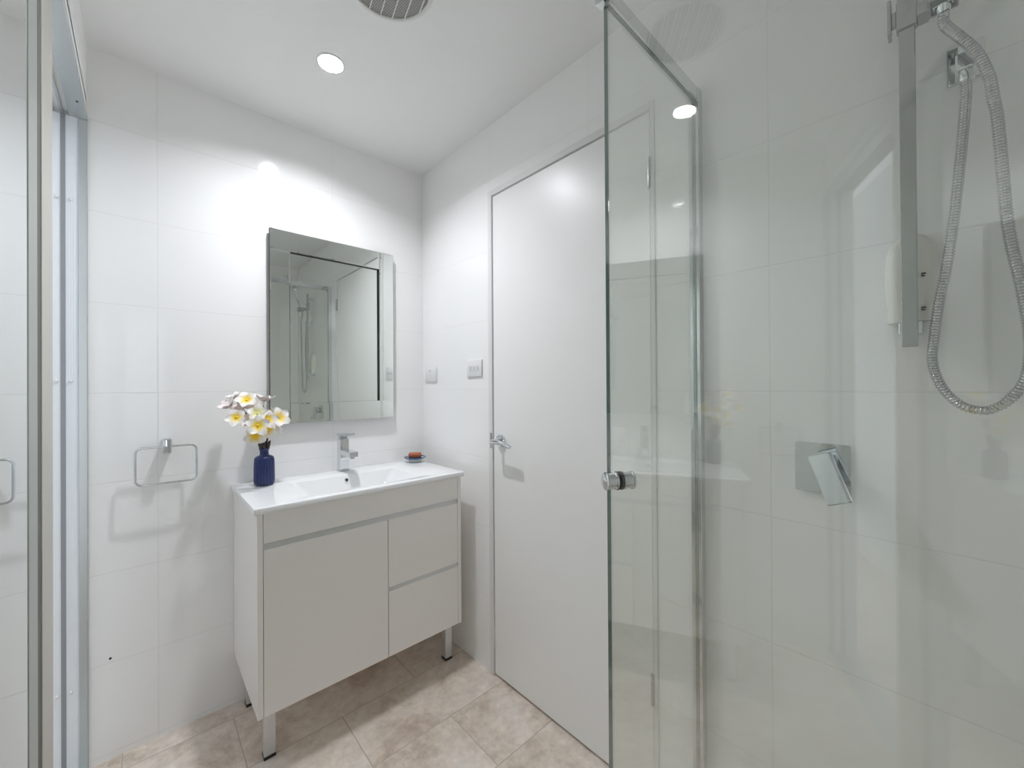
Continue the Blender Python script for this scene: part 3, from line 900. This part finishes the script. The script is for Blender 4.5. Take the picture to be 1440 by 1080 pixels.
strip(X0, ix1_, iz1_, Z1, 0, -0.006)
strip(X0, ix0_, Z0, iz1_, 0.008, 0)
strip(ix0_, X1, Z0, iz0_, 0, 0.006)
strip(ix1_, X1, iz0_, Z1, -0.006, 0)

# ------------------------------------------------------------------ towel ring
tr = thing('towel_ring', (-1.041, 0, 1.03), 'rectangular chrome towel ring on the tiled wall left of the vanity', 'towel ring')
bm = B()
box(bm, -1.0545, -1.0285, -0.055, -0.0002, 1.0045, 1.056, 0.0045, 4)
obj('mount', bm, 'chrome', tr, True)
bm = B()
path2 = [Vector((-1.0415+p[0], -0.046-0.004*(p[1]<0), 0.966+p[1])) for p in rrect(0.163, 0.126, 0.018, 8)]
tube(bm, path2, 0.0036, 12, closed=True)
obj('ring', bm, 'chrome', tr, True)

# ------------------------------------------------------------------ switches on the right wall
def plate(name, yc, zc, label, cat, rockers):
    t = thing(name, (0, yc, zc), label, cat)
    bm = B(); box(bm, -0.008, 0.0, yc-0.056, yc+0.052, zc-0.040, zc+0.036, 0.003, 2)
    obj('cover_plate', bm, 'plastic', t, True)
    return t
t = plate('light_switch', -0.453, 1.316, 'white three rocker switch plate beside the door frame', 'switch', 3)
for k in range(3):
    y = -0.453+0.024-0.026*k
    bm = B(); obox(bm, (-0.0085, y, 1.315), (0, 1, 0), Vector((0.12, 0, 1)).normalized(), Vector((1, 0, -0.12)).normalized(), 0.0045, 0.0070, 0.002, 0.001, 2)
    rk = obj('rocker', bm, 'plastic_grey', t)
t = plate('power_outlet', -0.084, 1.296, 'white power outlet plate near the room corner', 'power outlet', 1)
bm = B(); box(bm, -0.0105, -0.0075, -0.084-0.004, -0.084+0.012, 1.310, 1.320, 0.0008, 1)
obj('rocker', bm, 'plastic_grey', t)
bm = B()
for a, y, z in ((0.5, -0.078, 1.292), (-0.5, -0.092, 1.292), (0, -0.085, 1.278)):
    obox(bm, (-0.0080, y, z), (1, 0, 0), (0, math.cos(a), math.sin(a)), (0, -math.sin(a), math.cos(a)), 0.0004, 0.0008, 0.0035)
obj('socket_slots', bm, 'plastic_grey', t)

# tiny plugged hole in the tiles
bm = B(); cyl(bm, (-1.185, 0, 0.333), (-1.185, -0.002, 0.333), 0.0035, seg=14)
tag(obj('wall_plug', bm, 'black'), 'tiny dark wall plug in the tiles low beside the mirror door', 'wall plug')

# ------------------------------------------------------------------ ceiling fittings
fc = Vector((-0.6045, -0.8665, H))
fn = thing('exhaust_fan', fc, 'round white exhaust fan with grey grille in the ceiling', 'exhaust fan')
bm = B()
seg = 72
def ring(r, z): return [bm.verts.new(fc + Vector((r*math.cos(2*PI*i/seg), r*math.sin(2*PI*i/seg), z))) for i in range(seg)]
R = [ring(0.1255, 0), ring(0.1255, -0.004), ring(0.122, -0.010), ring(0.1145, -0.012), ring(0.112, -0.010), ring(0.112, -0.0005)]
for a, b in zip(R, R[1:]): bridge(a, b)
obj('fan_rim', bm, 'fan_white', fn, True, 50)
bm = B(); cyl(bm, fc + Vector((0, 0, -0.0005)), fc + Vector((0, 0, -0.006)), 0.1125, seg=64)
obj('grille', bm, 'grille', fn)
ra = Vector((0.20, 0.98, 0)).normalized(); rb_ = Vector((0.98, -0.20, 0)).normalized()
for k in range(-3, 4):
    off = 0.0325*k + 0.004
    hl = math.sqrt(max(0, 0.112**2-off**2))
    bm = B(); obox(bm, fc + rb_*off + Vector((0, 0, -0.0075)), ra, rb_, (0, 0, 1), hl, 0.0014, 0.0035)
    obj('rib', bm, 'fan_white', fn)
bm = B(); obox(bm, fc + Vector((0, 0, -0.0095)), rb_, ra, (0, 0, 1), 0.013, 0.003, 0.002, 0.0008, 1)
obj('badge', bm, 'plastic_grey', fn)

def downlight(x, y, label):
    t = thing('downlight', (x, y, H), label, 'downlight')
    c = Vector((x, y, H))
    bm = B()
    n = 48
    def rg(r, z): return [bm.verts.new(c + Vector((r*math.cos(2*PI*i/n), r*math.sin(2*PI*i/n), z))) for i in range(n)]
    R = [rg(0.046, 0), rg(0.046, -0.002), rg(0.044, -0.0035), rg(0.0395, -0.0035), rg(0.0376, -0.001), rg(0.0370, LREC)]
    for a, b in zip(R, R[1:]):
        for i in range(n): bm.faces.new((a[i], a[(i+1) % n], b[(i+1) % n], b[i]))
    obj('trim_ring', bm, 'fan_white', t, True, 50)
    bm = B(); cyl(bm, c + Vector((0, 0, LREC+0.003)), c + Vector((0, 0, LREC-0.0005)), 0.0369, seg=48)
    o = obj('lens', bm, 'lamp', t); tag(o, 'lit white lens')
    return t
downlight(LX, LY, 'glowing round downlight in the ceiling above the vanity')
